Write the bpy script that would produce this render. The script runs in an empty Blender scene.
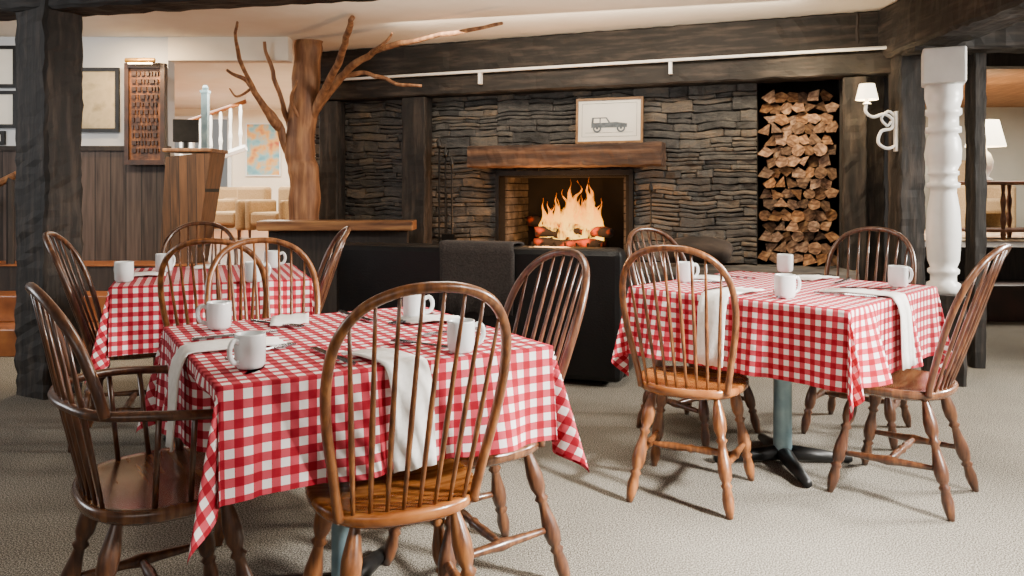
import bpy, bmesh, math, random
from mathutils import Vector, Matrix, noise
random.seed(7)
C = bpy.context.scene.collection
R = math.radians
CAMH, F, HOR = 1.2, 780.0, 190.0

# ------------------------------------------------------------ materials
def lin(h):
    h = h.lstrip('#'); o = []
    for i in (0, 2, 4):
        c = int(h[i:i+2], 16)/255
        o.append(c/12.92 if c <= .04045 else ((c+.055)/1.055)**2.4)
    return (*o, 1)

def base_mat(name):
    m = bpy.data.materials.new(name); m.use_nodes = True
    nt = m.node_tree; b = nt.nodes['Principled BSDF']
    return m, nt, b

def noise_mat(name, cols, stretch=(1,1,1), scale=5, detail=6, rough=.6, bump=0.0, metal=0, coat=0, bump_scale=None, coords='Object', distort=0.0, rnd=0.0, spec=.5, rnd_off=0.0, large=0.0, span=.4):
    m, nt, b = base_mat(name)
    tc = nt.nodes.new('ShaderNodeTexCoord'); mp = nt.nodes.new('ShaderNodeMapping')
    mp.inputs['Scale'].default_value = stretch
    nt.links.new(tc.outputs[coords], mp.inputs[0])
    n = nt.nodes.new('ShaderNodeTexNoise'); n.inputs['Scale'].default_value = scale
    n.inputs['Detail'].default_value = detail; n.inputs['Distortion'].default_value = distort
    nt.links.new(mp.outputs[0], n.inputs['Vector'])
    r = nt.nodes.new('ShaderNodeValToRGB'); e = r.color_ramp.elements
    ps = [.5-span/2+span*i/max(1, len(cols)-1) for i in range(len(cols))]
    e[0].position = ps[0]; e[0].color = lin(cols[0]); e[1].position = ps[-1]; e[1].color = lin(cols[-1])
    for p, c in list(zip(ps, cols))[1:-1]:
        x = e.new(p); x.color = lin(c)
    nt.links.new(n.outputs[0], r.inputs[0])
    out = r.outputs[0]
    if rnd > 0:
        oi = nt.nodes.new('ShaderNodeObjectInfo'); hv = nt.nodes.new('ShaderNodeHueSaturation')
        ma = nt.nodes.new('ShaderNodeMath'); ma.operation = 'MULTIPLY_ADD'
        ma.inputs[1].default_value = rnd; ma.inputs[2].default_value = 1-rnd/2
        nt.links.new(oi.outputs['Random'], ma.inputs[0]); nt.links.new(ma.outputs[0], hv.inputs['Value'])
        nt.links.new(out, hv.inputs['Color']); out = hv.outputs[0]
        if rnd_off > 0:
            m3 = nt.nodes.new('ShaderNodeMath'); m3.operation = 'MULTIPLY'; m3.inputs[1].default_value = 7.31; nt.links.new(oi.outputs['Random'], m3.inputs[0])
            m4 = nt.nodes.new('ShaderNodeMath'); m4.operation = 'FRACT'; nt.links.new(m3.outputs[0], m4.inputs[0])
            m5 = nt.nodes.new('ShaderNodeMath'); m5.operation = 'MULTIPLY_ADD'; m5.inputs[1].default_value = rnd_off; m5.inputs[2].default_value = 1-rnd_off; nt.links.new(m4.outputs[0], m5.inputs[0])
            nt.links.new(m5.outputs[0], hv.inputs['Saturation'])
    if large > 0:
        n2 = nt.nodes.new('ShaderNodeTexNoise'); n2.inputs['Scale'].default_value = 1.6; n2.inputs['Detail'].default_value = 3; nt.links.new(tc.outputs[coords], n2.inputs['Vector'])
        hv2 = nt.nodes.new('ShaderNodeHueSaturation'); mb = nt.nodes.new('ShaderNodeMath'); mb.operation = 'MULTIPLY_ADD'
        mb.inputs[1].default_value = large; mb.inputs[2].default_value = 1-large/2; nt.links.new(n2.outputs[0], mb.inputs[0])
        nt.links.new(mb.outputs[0], hv2.inputs['Value']); nt.links.new(out, hv2.inputs['Color']); out = hv2.outputs[0]
    nt.links.new(out, b.inputs['Base Color'])
    b.inputs['Roughness'].default_value = rough; b.inputs['Metallic'].default_value = metal
    b.inputs['Coat Weight'].default_value = coat; b.inputs['Coat Roughness'].default_value = .2
    b.inputs['Specular IOR Level'].default_value = spec
    if bump > 0:
        src = n
        if bump_scale:
            src = nt.nodes.new('ShaderNodeTexNoise'); src.inputs['Scale'].default_value = bump_scale
            src.inputs['Detail'].default_value = 4; nt.links.new(mp.outputs[0], src.inputs['Vector'])
        bp = nt.nodes.new('ShaderNodeBump'); bp.inputs['Strength'].default_value = bump
        bp.inputs['Distance'].default_value = .01
        nt.links.new(src.outputs[0], bp.inputs['Height']); nt.links.new(bp.outputs[0], b.inputs['Normal'])
    return m

def emis(name, col, s):
    m, nt, b = base_mat(name)
    b.inputs['Base Color'].default_value = lin(col); b.inputs['Emission Color'].default_value = lin(col)
    b.inputs['Emission Strength'].default_value = s
    return m

M_chair = noise_mat('chair_wood', ['#4f2d16', '#744523', '#966033'], (5,5,.8), 12, 5, .33, .04, coat=.3, rnd=.2)
M_seat = noise_mat('seat_wood', ['#713b15', '#975a29', '#b97a3e'], (1,9,1), 5, 6, .24, .04, coat=.5, rnd=.2)
M_darkchair = noise_mat('arm_chair_wood', ['#351d12', '#4f2f1d', '#6c4529'], (5,5,.8), 12, 5, .33, .04, coat=.35)
M_darkseat = noise_mat('arm_seat_wood', ['#432617', '#633e26', '#8b5c36'], (1,9,1), 5, 6, .25, .04, coat=.5)
BC = ['#0a0806', '#1a1511', '#3b322b']
M_beam = noise_mat('beam_wood', BC, (1,1,.12), 26, 12, .75, .9, rnd=.15)
M_beamx = noise_mat('beam_wood_long', BC, (.12,1,1), 26, 12, .75, .9)
M_beamy = noise_mat('beam_wood_y', BC, (1,.12,1), 26, 12, .75, .9)
M_mantel = noise_mat('mantel_wood', ['#20130c', '#463022', '#6e5039'], (.1,1,1), 24, 11, .7, .8)
M_ceil = noise_mat('plaster_ceiling', ['#e0d8c9', '#e9e2d5'], scale=3, rough=.9, bump=.1, bump_scale=40)
M_wallw = noise_mat('plaster_wall', ['#c3c7cc', '#d2d5d8'], scale=2, rough=.9, bump=.05, bump_scale=40)
M_wallwarm = noise_mat('warm_wall', ['#ece0c8', '#f5ecd9'], scale=2, rough=.9)
M_carpet = noise_mat('carpet', ['#37332d', '#69645b', '#a09a8e'], scale=210, detail=5, rough=.97, bump=.1, spec=.03, large=.6, span=.24)
M_rug = noise_mat('rug', ['#7a4a36', '#a68b68', '#d7c7a7'], scale=8, rough=.95)
M_white = noise_mat('white_paint', ['#dfdfdc', '#ebebe8'], scale=8, rough=.35, bump=.05)
M_mug = noise_mat('mug_ceramic', ['#d4d8d8', '#e3e6e5'], scale=3, rough=.18, coat=.4)
M_napkin = noise_mat('napkin_cloth', ['#e0ddd5', '#efece6'], scale=60, rough=.9, bump=.15)
M_steel = noise_mat('steel', ['#6f757a', '#9a9fa5'], scale=20, rough=.22, metal=1)
M_pole = noise_mat('pedestal_metal', ['#6c8791', '#8fa8b0'], scale=10, rough=.35, metal=.6)
M_black = noise_mat('black_iron', ['#0c0c0c', '#1d1c1b'], scale=20, rough=.45, metal=.4, bump=.1)
M_leather = noise_mat('black_leather', ['#040405', '#0c0d0e'], scale=6, rough=.4, bump=.2, bump_scale=90, spec=.35)
M_throw = noise_mat('wool_throw', ['#252120', '#3c3633'], scale=80, rough=1, bump=.5)
M_bark = noise_mat('bare_trunk', ['#5b3b27', '#80593c', '#a57c56'], (4,4,.4), 6, 8, .6, .35)
M_log = noise_mat('log_bark', ['#17110d', '#362a21', '#544435'], scale=12, rough=.95, bump=.8)
M_logend = noise_mat('log_end', ['#3a2717', '#755031', '#a97f4f'], (2,2,4), 11, 6, .9, .5, rnd=1.2, rnd_off=.3)
M_char = noise_mat('charred_log', ['#070504', '#160e0a', '#a83c0c'], scale=9, rough=.9, bump=.6)
M_charcoal = noise_mat('dark_log', ['#17120f', '#332a24', '#4a3e35'], (.4,1,1), 12, rough=.85, bump=.6)
M_tabletop = noise_mat('table_wood', ['#4a2a17', '#6b4026'], (1,6,1), 5, rough=.5)
M_orange = noise_mat('stair_wood', ['#55290f', '#7f4820', '#9a602e'], (1,6,1), 5, 6, .4, coat=.3)
M_counter = noise_mat('counter_wood', ['#4a2f1c', '#7a5233', '#94693f'], (6,6,.6), 5, 7, .5, .2)
M_ledge = noise_mat('ledge_wood', ['#4d301c', '#7b5436', '#997045'], (.6,6,6), 5, 7, .35, .15, coat=.3)
M_beige = noise_mat('beige_fabric', ['#9c815b', '#b99b70'], scale=50, rough=.95, bump=.2)
M_gold = noise_mat('lamp_brass', ['#8a6a35', '#b08c4c'], scale=10, rough=.3, metal=.9)
M_brick = noise_mat('fire_brick', ['#161310', '#38322c', '#57504a'], scale=7, rough=.95, bump=.5)
M_soot = noise_mat('soot_brick', ['#030303', '#080605', '#0f0b08'], scale=6, rough=.95, bump=.5)
M_paper = noise_mat('print_paper', ['#e4dfd2', '#f0ece2'], scale=3, rough=.7)
M_oldpaper = noise_mat('map_paper', ['#8f8163', '#c8b896', '#b3a485'], scale=7, rough=.7)
M_ink = noise_mat('ink', ['#4b5258', '#6d757b'], scale=30, rough=.8)
M_goldfr = noise_mat('frame_wood', ['#6b4a2a', '#8d683f'], scale=12, rough=.45)
M_plaque = noise_mat('carved_plaque', ['#29160c', '#5d371d', '#85542c'], (1,1,1), 14, 8, .55, .9)
M_plaqfr = noise_mat('plaque_frame', ['#1f110a', '#3f2414'], (1,1,1), 14, 6, .5, .4)
M_shade = emis('lamp_shade_lit', '#fff0d0', 3.5)
M_bulb = emis('bulb_lit', '#ffe2b0', 12)
M_hearth = noise_mat('hearth_stone', ['#2a2725', '#47433f', '#5c574f'], scale=6, rough=.85, bump=.6)
M_darkboard = noise_mat('dark_board', ['#15110f', '#2f2723'], (5,5,.4), 8, 6, .7, .3)
M_blue = noise_mat('painting_colours', ['#3f86a0', '#7fb0b8', '#d9a24e', '#b5442e'], scale=5, detail=2, rough=.6)

def boards_mat(name, cols, w):
    m, nt, b = base_mat(name)
    tc = nt.nodes.new('ShaderNodeTexCoord'); sx = nt.nodes.new('ShaderNodeSeparateXYZ')
    nt.links.new(tc.outputs['Object'], sx.inputs[0])
    d = nt.nodes.new('ShaderNodeMath'); d.operation = 'DIVIDE'; d.inputs[1].default_value = w
    nt.links.new(sx.outputs[0], d.inputs[0])
    fl = nt.nodes.new('ShaderNodeMath'); fl.operation = 'FLOOR'; nt.links.new(d.outputs[0], fl.inputs[0])
    fr = nt.nodes.new('ShaderNodeMath'); fr.operation = 'FRACT'; nt.links.new(d.outputs[0], fr.inputs[0])
    wn = nt.nodes.new('ShaderNodeTexWhiteNoise'); wn.noise_dimensions = '1D'; nt.links.new(fl.outputs[0], wn.inputs['W'])
    mp = nt.nodes.new('ShaderNodeMapping'); mp.inputs['Scale'].default_value = (9, 9, .6); nt.links.new(tc.outputs['Object'], mp.inputs[0])
    n = nt.nodes.new('ShaderNodeTexNoise'); n.inputs['Scale'].default_value = 4; n.inputs['Detail'].default_value = 8
    nt.links.new(mp.outputs[0], n.inputs['Vector'])
    ad = nt.nodes.new('ShaderNodeMath'); ad.operation = 'MULTIPLY_ADD'; ad.inputs[1].default_value = .35; nt.links.new(wn.outputs[0], ad.inputs[0])
    nt.links.new(n.outputs[0], ad.inputs[2])
    r = nt.nodes.new('ShaderNodeValToRGB'); e = r.color_ramp.elements
    e[0].position = .4; e[0].color = lin(cols[0]); e[1].position = .95; e[1].color = lin(cols[1]); nt.links.new(ad.outputs[0], r.inputs[0])
    gp = nt.nodes.new('ShaderNodeMath'); gp.operation = 'GREATER_THAN'; gp.inputs[1].default_value = .06; nt.links.new(fr.outputs[0], gp.inputs[0])
    mx = nt.nodes.new('ShaderNodeMix'); mx.data_type = 'RGBA'; nt.links.new(gp.outputs[0], mx.inputs['Factor'])
    mx.inputs['A'].default_value = (.006, .005, .004, 1); nt.links.new(r.outputs[0], mx.inputs['B'])
    nt.links.new(mx.outputs['Result'], b.inputs['Base Color']); b.inputs['Roughness'].default_value = .65
    bp = nt.nodes.new('ShaderNodeBump'); bp.inputs['Distance'].default_value = .01; nt.links.new(gp.outputs[0], bp.inputs['Height']); nt.links.new(bp.outputs[0], b.inputs['Normal'])
    return m
M_wains = boards_mat('wainscot_boards', ['#211814', '#554740'], .13)

def gingham():
    m, nt, b = base_mat('gingham_cloth')
    uv = nt.nodes.new('ShaderNodeUVMap'); uv.uv_map = 'UVMap'
    s = nt.nodes.new('ShaderNodeSeparateXYZ'); nt.links.new(uv.outputs[0], s.inputs[0])
    outs = []
    for i in (0, 1):
        d = nt.nodes.new('ShaderNodeMath'); d.operation = 'DIVIDE'; d.inputs[1].default_value = .041; nt.links.new(s.outputs[i], d.inputs[0])
        fr = nt.nodes.new('ShaderNodeMath'); fr.operation = 'FRACT'; nt.links.new(d.outputs[0], fr.inputs[0])
        g = nt.nodes.new('ShaderNodeMath'); g.operation = 'GREATER_THAN'; g.inputs[1].default_value = .5; nt.links.new(fr.outputs[0], g.inputs[0])
        outs.append(g)
    a = nt.nodes.new('ShaderNodeMath'); a.operation = 'ADD'; nt.links.new(outs[0].outputs[0], a.inputs[0]); nt.links.new(outs[1].outputs[0], a.inputs[1])
    h = nt.nodes.new('ShaderNodeMath'); h.operation = 'MULTIPLY'; h.inputs[1].default_value = .5; nt.links.new(a.outputs[0], h.inputs[0])
    r = nt.nodes.new('ShaderNodeValToRGB'); r.color_ramp.interpolation = 'CONSTANT'; e = r.color_ramp.elements
    e[0].position = 0; e[0].color = lin('#ebe2df'); e[1].position = .75; e[1].color = lin('#900a20')
    x = e.new(.25); x.color = lin('#bb4350')
    nt.links.new(h.outputs[0], r.inputs[0]); nt.links.new(r.outputs[0], b.inputs['Base Color'])
    b.inputs['Roughness'].default_value = .85; b.inputs['Specular IOR Level'].default_value = .2
    n = nt.nodes.new('ShaderNodeTexNoise'); n.inputs['Scale'].default_value = 7; n.inputs['Detail'].default_value = 3
    bp = nt.nodes.new('ShaderNodeBump'); bp.inputs['Strength'].default_value = .6; bp.inputs['Distance'].default_value = .025
    tc = nt.nodes.new('ShaderNodeTexCoord'); nt.links.new(tc.outputs['Object'], n.inputs['Vector'])
    nt.links.new(n.outputs[0], bp.inputs['Height']); nt.links.new(bp.outputs[0], b.inputs['Normal'])
    return m
M_ging = gingham()

def stone_mat():
    m, nt, b = base_mat('stacked_stone')
    at = nt.nodes.new('ShaderNodeAttribute'); at.attribute_name = 'shade'
    tc = nt.nodes.new('ShaderNodeTexCoord'); n = nt.nodes.new('ShaderNodeTexNoise'); n.inputs['Scale'].default_value = 9; n.inputs['Detail'].default_value = 12; n.inputs['Roughness'].default_value = .75
    mp = nt.nodes.new('ShaderNodeMapping'); mp.inputs['Scale'].default_value = (1, 1, 2)
    nt.links.new(tc.outputs['Object'], mp.inputs[0]); nt.links.new(mp.outputs[0], n.inputs['Vector'])
    a = nt.nodes.new('ShaderNodeMath'); a.operation = 'MULTIPLY_ADD'; a.inputs[1].default_value = .85; nt.links.new(n.outputs[0], a.inputs[0])
    s = nt.nodes.new('ShaderNodeMath'); s.operation = 'MULTIPLY'; s.inputs[1].default_value = .3; nt.links.new(at.outputs['Fac'], s.inputs[0]); nt.links.new(s.outputs[0], a.inputs[2])
    r = nt.nodes.new('ShaderNodeValToRGB'); e = r.color_ramp.elements
    e[0].position = .3; e[0].color = lin('#282725'); e[1].position = .88; e[1].color = lin('#8f7961')
    for p, c in ((.45, '#414141'), (.6, '#5a5855'), (.73, '#6e655a')):
        x = e.new(p); x.color = lin(c)
    nt.links.new(a.outputs[0], r.inputs[0]); nt.links.new(r.outputs[0], b.inputs['Base Color']); b.inputs['Roughness'].default_value = .8
    bp = nt.nodes.new('ShaderNodeBump'); bp.inputs['Strength'].default_value = 1.0; bp.inputs['Distance'].default_value = .04
    nt.links.new(n.outputs[0], bp.inputs['Height']); nt.links.new(bp.outputs[0], b.inputs['Normal'])
    return m
M_stone = stone_mat()

def flame_mat():
    m = bpy.data.materials.new('flame'); m.use_nodes = True; nt = m.node_tree; nt.nodes.clear()
    o = nt.nodes.new('ShaderNodeOutputMaterial'); tc = nt.nodes.new('ShaderNodeTexCoord'); s = nt.nodes.new('ShaderNodeSeparateXYZ')
    nt.links.new(tc.outputs['Generated'], s.inputs[0])
    r = nt.nodes.new('ShaderNodeValToRGB'); e = r.color_ramp.elements
    e[0].position = 0; e[0].color = (1, .58, .10, 1); e[1].position = 1; e[1].color = (.95, .16, .0, 1)
    x = e.new(.45); x.color = (1, .38, .03, 1)
    nt.links.new(s.outputs[2], r.inputs[0])
    em = nt.nodes.new('ShaderNodeEmission'); em.inputs[1].default_value = 3.6; nt.links.new(r.outputs[0], em.inputs[0])
    tr = nt.nodes.new('ShaderNodeBsdfTransparent'); lw = nt.nodes.new('ShaderNodeLayerWeight'); lw.inputs[0].default_value = .62
    mp = nt.nodes.new('ShaderNodeMapping'); mp.inputs['Scale'].default_value = (1.4, 1.4, .45); nt.links.new(tc.outputs['Object'], mp.inputs[0])
    n = nt.nodes.new('ShaderNodeTexNoise'); n.inputs['Scale'].default_value = 16; n.inputs['Detail'].default_value = 3; n.inputs['Distortion'].default_value = 1.4; nt.links.new(mp.outputs[0], n.inputs['Vector'])
    ml = nt.nodes.new('ShaderNodeMath'); ml.operation = 'MULTIPLY_ADD'; ml.inputs[1].default_value = 2.6; ml.inputs[2].default_value = -1.1; nt.links.new(n.outputs[0], ml.inputs[0])
    ad = nt.nodes.new('ShaderNodeMath'); ad.operation = 'ADD'; ad.use_clamp = True; nt.links.new(ml.outputs[0], ad.inputs[0]); nt.links.new(lw.outputs['Facing'], ad.inputs[1])
    z2 = nt.nodes.new('ShaderNodeMath'); z2.operation = 'MULTIPLY_ADD'; z2.inputs[1].default_value = .45; z2.use_clamp = True; nt.links.new(s.outputs[2], z2.inputs[0]); nt.links.new(ad.outputs[0], z2.inputs[2])
    mx = nt.nodes.new('ShaderNodeMixShader'); nt.links.new(z2.outputs[0], mx.inputs[0])
    nt.links.new(em.outputs[0], mx.inputs[1]); nt.links.new(tr.outputs[0], mx.inputs[2]); nt.links.new(mx.outputs[0], o.inputs[0])
    return m
M_flame = flame_mat()

# ------------------------------------------------------------ mesh helpers
def mesh(name, v, f, mat=None, smooth=False, mats=None, midx=None):
    me = bpy.data.meshes.new(name); me.from_pydata([tuple(x) for x in v], [], f); me.update()
    for mt in (mats or ([mat] if mat else [])): me.materials.append(mt)
    if midx: me.polygons.foreach_set('material_index', midx)
    if smooth: me.polygons.foreach_set('use_smooth', [True]*len(me.polygons))
    return me

def merge(*parts):
    V, Fc = [], []
    for v, f in parts:
        o = len(V); V += list(v); Fc += [tuple(i+o for i in p) for p in f]
    return V, Fc

def boxg(x0, x1, y0, y1, z0, z1):
    v = [(x0,y0,z0),(x1,y0,z0),(x1,y1,z0),(x0,y1,z0),(x0,y0,z1),(x1,y0,z1),(x1,y1,z1),(x0,y1,z1)]
    f = [(3,2,1,0),(4,5,6,7),(0,1,5,4),(1,2,6,5),(2,3,7,6),(3,0,4,7)]
    return v, f

def bevel_mesh(me, w, seg=2):
    bm = bmesh.new(); bm.from_mesh(me)
    bmesh.ops.bevel(bm, geom=bm.edges[:], offset=w, segments=seg, affect='EDGES', profile=.5)
    bm.to_mesh(me); bm.free(); return me

def frame_axes(d):
    d = d.normalized(); a = Vector((0,0,1)) if abs(d.z) < .9 else Vector((1,0,0))
    x = d.cross(a).normalized(); return x, d.cross(x).normalized()

def tube(pts, rad, seg=10, flat=1.0, closed=True):
    pts = [Vector(p) for p in pts]; n = len(pts); V, Fc = [], []
    prev = None
    for i, p in enumerate(pts):
        d = (pts[min(i+1, n-1)]-pts[max(i-1, 0)]).normalized()
        if prev is None: x, y = frame_axes(d)
        else:
            x = (prev - d*prev.dot(d)).normalized(); y = d.cross(x)
        prev = x
        r = rad[i] if isinstance(rad, (list, tuple)) else rad
        for k in range(seg):
            a = 2*math.pi*k/seg; V.append(p + x*math.cos(a)*r + y*math.sin(a)*r*flat)
    for i in range(n-1):
        for k in range(seg):
            a, b = i*seg+k, i*seg+(k+1) % seg; Fc.append((a, b, b+seg, a+seg))
    Fc.append(tuple(range(seg-1, -1, -1))); Fc.append(tuple((n-1)*seg+k for k in range(seg)))
    return V, Fc

def lathe(prof, p0, p1, seg=14):
    p0, p1 = Vector(p0), Vector(p1)
    return tube([p0.lerp(p1, t) for t, r in prof], [max(r, .0005) for t, r in prof], seg)

def lathez(prof, seg=24, cap=True):
    V, Fc = [], []
    for r, z in prof:
        for k in range(seg):
            a = 2*math.pi*k/seg; V.append((r*math.cos(a), r*math.sin(a), z))
    for i in range(len(prof)-1):
        for k in range(seg):
            a, b = i*seg+k, i*seg+(k+1) % seg; Fc.append((a, b, b+seg, a+seg))
    if cap:
        Fc.append(tuple(range(seg-1, -1, -1))); Fc.append(tuple((len(prof)-1)*seg+k for k in range(seg)))
    return V, Fc

def catmull(pts, sub=5):
    P = [Vector(p) for p in pts]; out = []
    for i in range(len(P)-1):
        a, b, c, d = P[max(i-1, 0)], P[i], P[i+1], P[min(i+2, len(P)-1)]
        for k in range(sub):
            t = k/sub
            out.append(.5*((2*b)+(c-a)*t+(2*a-5*b+4*c-d)*t*t+(3*b-a-3*c+d)*t**3))
    out.append(P[-1]); return out

def add(name, me, M=None, parent=None, **props):
    o = bpy.data.objects.new(name, me); C.objects.link(o)
    if parent is not None:
        o.parent = parent
    if M is not None:
        if parent is not None: o.matrix_local = M
        else: o.matrix_world = M
    for k, v in props.items(): o[k] = v
    return o

def thing(name, M, label, category, parts, group=None):
    e = bpy.data.objects.new(name, None); e.empty_display_size = .1; C.objects.link(e); e.matrix_world = M
    e['label'] = label; e['category'] = category
    if group: e['group'] = group
    for p in parts:
        o = add(p[0], p[1], p[2] if len(p) > 2 and p[2] is not None else Matrix.Identity(4), e)
        if len(p) > 3 and p[3]: o['label'] = p[3]
    return e

def TR(x, y, z=0, r=0): return Matrix.Translation((x, y, z)) @ Matrix.Rotation(r, 4, 'Z')
def bx(name, x0, x1, y0, y1, z0, z1, mat, bev=0.0):
    me = mesh(name, *boxg(x0, x1, y0, y1, z0, z1), mat)
    if bev: bevel_mesh(me, bev)
    return me
def struct(name, me, M=None):
    return add(name, me, M or Matrix.Identity(4), kind='structure', label=name.replace('_', ' '))

def timber(name, x0, x1, y0, y1, z0, z1, mat, rough=.008, axis=2, n=40, seed=0):
    dims = [(x0, x1), (y0, y1), (z0, z1)]
    a0, a1 = dims[axis]; o = [i for i in range(3) if i != axis]
    (b0, b1), (c0, c1) = dims[o[0]], dims[o[1]]
    ch = .07*min(b1-b0, c1-c0); V, Fc = [], []
    rg = [(b0+ch,c0),((b0*2+b1)/3,c0),((b0+2*b1)/3,c0),(b1-ch,c0),(b1,c0+ch),(b1,(2*c0+c1)/3),(b1,(c0+2*c1)/3),(b1,c1-ch),(b1-ch,c1),((b0+2*b1)/3,c1),((2*b0+b1)/3,c1),(b0+ch,c1),(b0,c1-ch),(b0,(c0+2*c1)/3),(b0,(2*c0+c1)/3),(b0,c0+ch)]
    m = len(rg)
    for i in range(n+1):
        t = a0+(a1-a0)*i/n
        for k, (b, c) in enumerate(rg):
            p = [0,0,0]; p[axis] = t
            q = Vector((b*5+seed, c*5, t*7))
            s = rough*(noise.noise(q*1.7)+.8*noise.noise(q*5)); u = rough*(noise.noise(q*1.7+Vector((9,4,2)))+.8*noise.noise(q*5+Vector((4,4,9))))
            cb, cc = (b0+b1)/2, (c0+c1)/2
            p[o[0]] = b + (1 if b > cb else -1)*s; p[o[1]] = c + (1 if c > cc else -1)*u
            V.append(tuple(p))
    for i in range(n):
        for k in range(m):
            a, b = i*m+k, i*m+(k+1) % m; Fc.append((a, b, b+m, a+m))
    Fc.append(tuple(range(m-1, -1, -1))); Fc.append(tuple(n*m+k for k in range(m)))
    me = mesh(name, V, Fc, mat)
    bm = bmesh.new(); bm.from_mesh(me); bmesh.ops.recalc_face_normals(bm, faces=bm.faces[:]); bm.to_mesh(me); bm.free()
    return me

# ------------------------------------------------------------ room shell
struct('floor', bx('floor', -9, 8, -3, 14, -.1, 0, M_carpet))
struct('ceiling', bx('ceiling', -9, 8, -3, 14, 2.5, 2.6, M_ceil))

TH = math.atan(-.38); CT = math.cos(TH)
WM = Matrix.Translation((0, 6.81, 0)) @ Matrix.Rotation(TH, 4, 'Z')
def U(px):
    s = (px-512)/F; return s*6.81/(1+.38*s)/CT
def WL(x, y, z=0, r=0): return WM @ Matrix.Translation((x, y, z)) @ Matrix.Rotation(r, 4, 'Z')
uL, uF0, uF1, uN0, uN1 = U(315), U(500), U(632), U(757), U(840)
HZ = .62
FT = 1.36
def stones(segs):
    V, Fc, S = [], [], []
    for (a, b, za, zb) in segs:
        z = za
        while z < zb-.005:
            h = random.choice([.035, .045, .055, .065, .08, .1]); z1 = z+h
            if zb-z1 < .03: z1 = zb
            x = a
            while x < b-.01:
                w = random.uniform(.1, .38); x1 = min(x+w, b)
                if b-x1 < .08: x1 = b
                sub = [(z, z1)]
                if h > .06 and random.random() < .5:
                    zm = z+h*random.uniform(.35, .65); sub = [(z, zm), (zm, z1)]
                for (q0, q1) in sub:
                    d = random.uniform(.0, .026); g = .0008
                    zz0, zz1 = q0+g, q1-g
                    c = min(.008, (zz1-zz0)*.22)
                    nc = 6
                    ts = [0, .05, .35, .65, .95, 1]
                    xm = [x+g+(x1-x-2*g)*t for t in ts]
                    o = len(V)
                    for i, q in enumerate(xm):
                        end = i in (0, nc-1)
                        t0 = zz1+random.uniform(-.006, .002)-(c*.4 if end else 0); b0 = zz0+random.uniform(-.002, .006)+(c*.4 if end else 0)
                        if t0-b0 < .006: t0 = b0+.008
                        dd = d+random.uniform(-.009, .009)-(c*.8 if end else 0)
                        V += [(q, .08, b0), (q, -d*.7+.002, b0), (q, -dd-.006, b0+c*.5), (q, -dd-.009, (b0+t0)/2), (q, -dd-.006, t0-c*.5), (q, -d*.7+.002, t0), (q, .08, t0)]
                    for i in range(nc-1):
                        for k in range(6):
                            p = o+i*7+k; Fc.append((p, p+7, p+8, p+1)[::-1])
                    Fc.append(tuple(o+k for k in range(7))); Fc.append(tuple(o+(nc-1)*7+k for k in range(6, -1, -1)))
                    S += [random.random()]*(7*nc)
                x = x1
            z = z1
    W2 = []
    for (x, y, z) in V:
        k = min(1, max(0, (z-HZ)/.15))*min(1, max(0, (2.14-z)/.1))
        W2.append((x, y+(.016*noise.noise(Vector((x*9, 1, z*12))) if y < .05 else 0), z+k*(.035*noise.noise(Vector((x*1.6, 0, z*2.2)))+.022*noise.noise(Vector((x*6, 3, z*4))))))
    me = mesh('stones', W2, Fc, M_stone)
    at = me.attributes.new('shade', 'FLOAT', 'POINT'); at.data.foreach_set('value', S)
    bm = bmesh.new(); bm.from_mesh(me); bmesh.ops.recalc_face_normals(bm, faces=bm.faces[:]); bm.to_mesh(me); bm.free()
    return me
struct('wall_fireplace', stones([(uL, uF0-.02, HZ, 2.14), (uF0-.02, uF1+.02, FT, 2.14), (uF1+.02, uN0, HZ, 2.14), (uN0, uN1, .3, HZ), (uL, U(440), 0, HZ)]), WM)
mort = noise_mat('mortar', ['#1c1917', '#2f2b27'], scale=10, rough=.95)
V, Fc = merge(boxg(uL, uF0-.02, .012, .25, 0, 2.45), boxg(uF0-.02, uF1+.02, .012, .25, FT, 2.45), boxg(uF1+.02, uN0, .012, .25, 0, 2.45),
              boxg(uN0, uN1+.6, .6, .7, 0, 2.45), boxg(uF0-.1, uF1+.1, .62, .7, 0, FT+.1), boxg(uN0-.06, uN0, .05, .6, 0, 2.45), boxg(uN1, uN1+.06, .0, .6, 0, 2.45),
              boxg(uN0, uN1, .03, .6, 0, HZ-.02), boxg(uF0-.02, uF1+.02, .0, .62, 0, HZ-.003))
struct('wall_fireplace_core', mesh('core', V, Fc, mort), WM)
struct('wall_above_beam', bx('wa', uL, uN1+.6, .03, .3, 2.1, 2.5, M_darkboard), WM)

# firebox
g1 = merge(boxg(uF0+.0, uF0+.05, .0, .6, HZ, FT), boxg(uF1-.05, uF1, .0, .6, HZ, FT), boxg(uF0, uF1, .55, .6, HZ, FT), boxg(uF0, uF1, 0, .6, FT-.05, FT))
def bricks(x0, x1):
    V, Fc = [], []; z = HZ; row = 0
    while z < FT-.06:
        y = -(row % 2)*.09
        while y < .55:
            a, b = max(y, 0)+.004, min(y+.18, .55)-.004
            if b-a > .02:
                v, f = boxg(x0, x1, a, b, z+.004, z+.06); V, Fc = merge((V, Fc), (v, f))
            y += .18
        z += .064; row += 1
    return mesh('brk', V, Fc, M_brick)
fb = thing('fireplace_firebox', WL(0, 0), 'open brick firebox with thin black iron surround and burning fire inside', 'fireplace', [
    ('lining', mesh('lin', *g1, M_soot)), ('brick_courses', bricks(uF0+.045, uF0+.07)), ('brick_courses', bricks(uF1-.07, uF1-.045)),
    ('surround', mesh('sur', *merge(boxg(uF0-.02, uF0+.012, -.06, -.03, HZ, FT+.0), boxg(uF1-.012, uF1+.02, -.06, -.03, HZ, FT), boxg(uF0-.02, uF1+.02, -.06, -.03, FT-.035, FT+.005)), M_black), None, 'thin black iron surround')])
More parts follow.
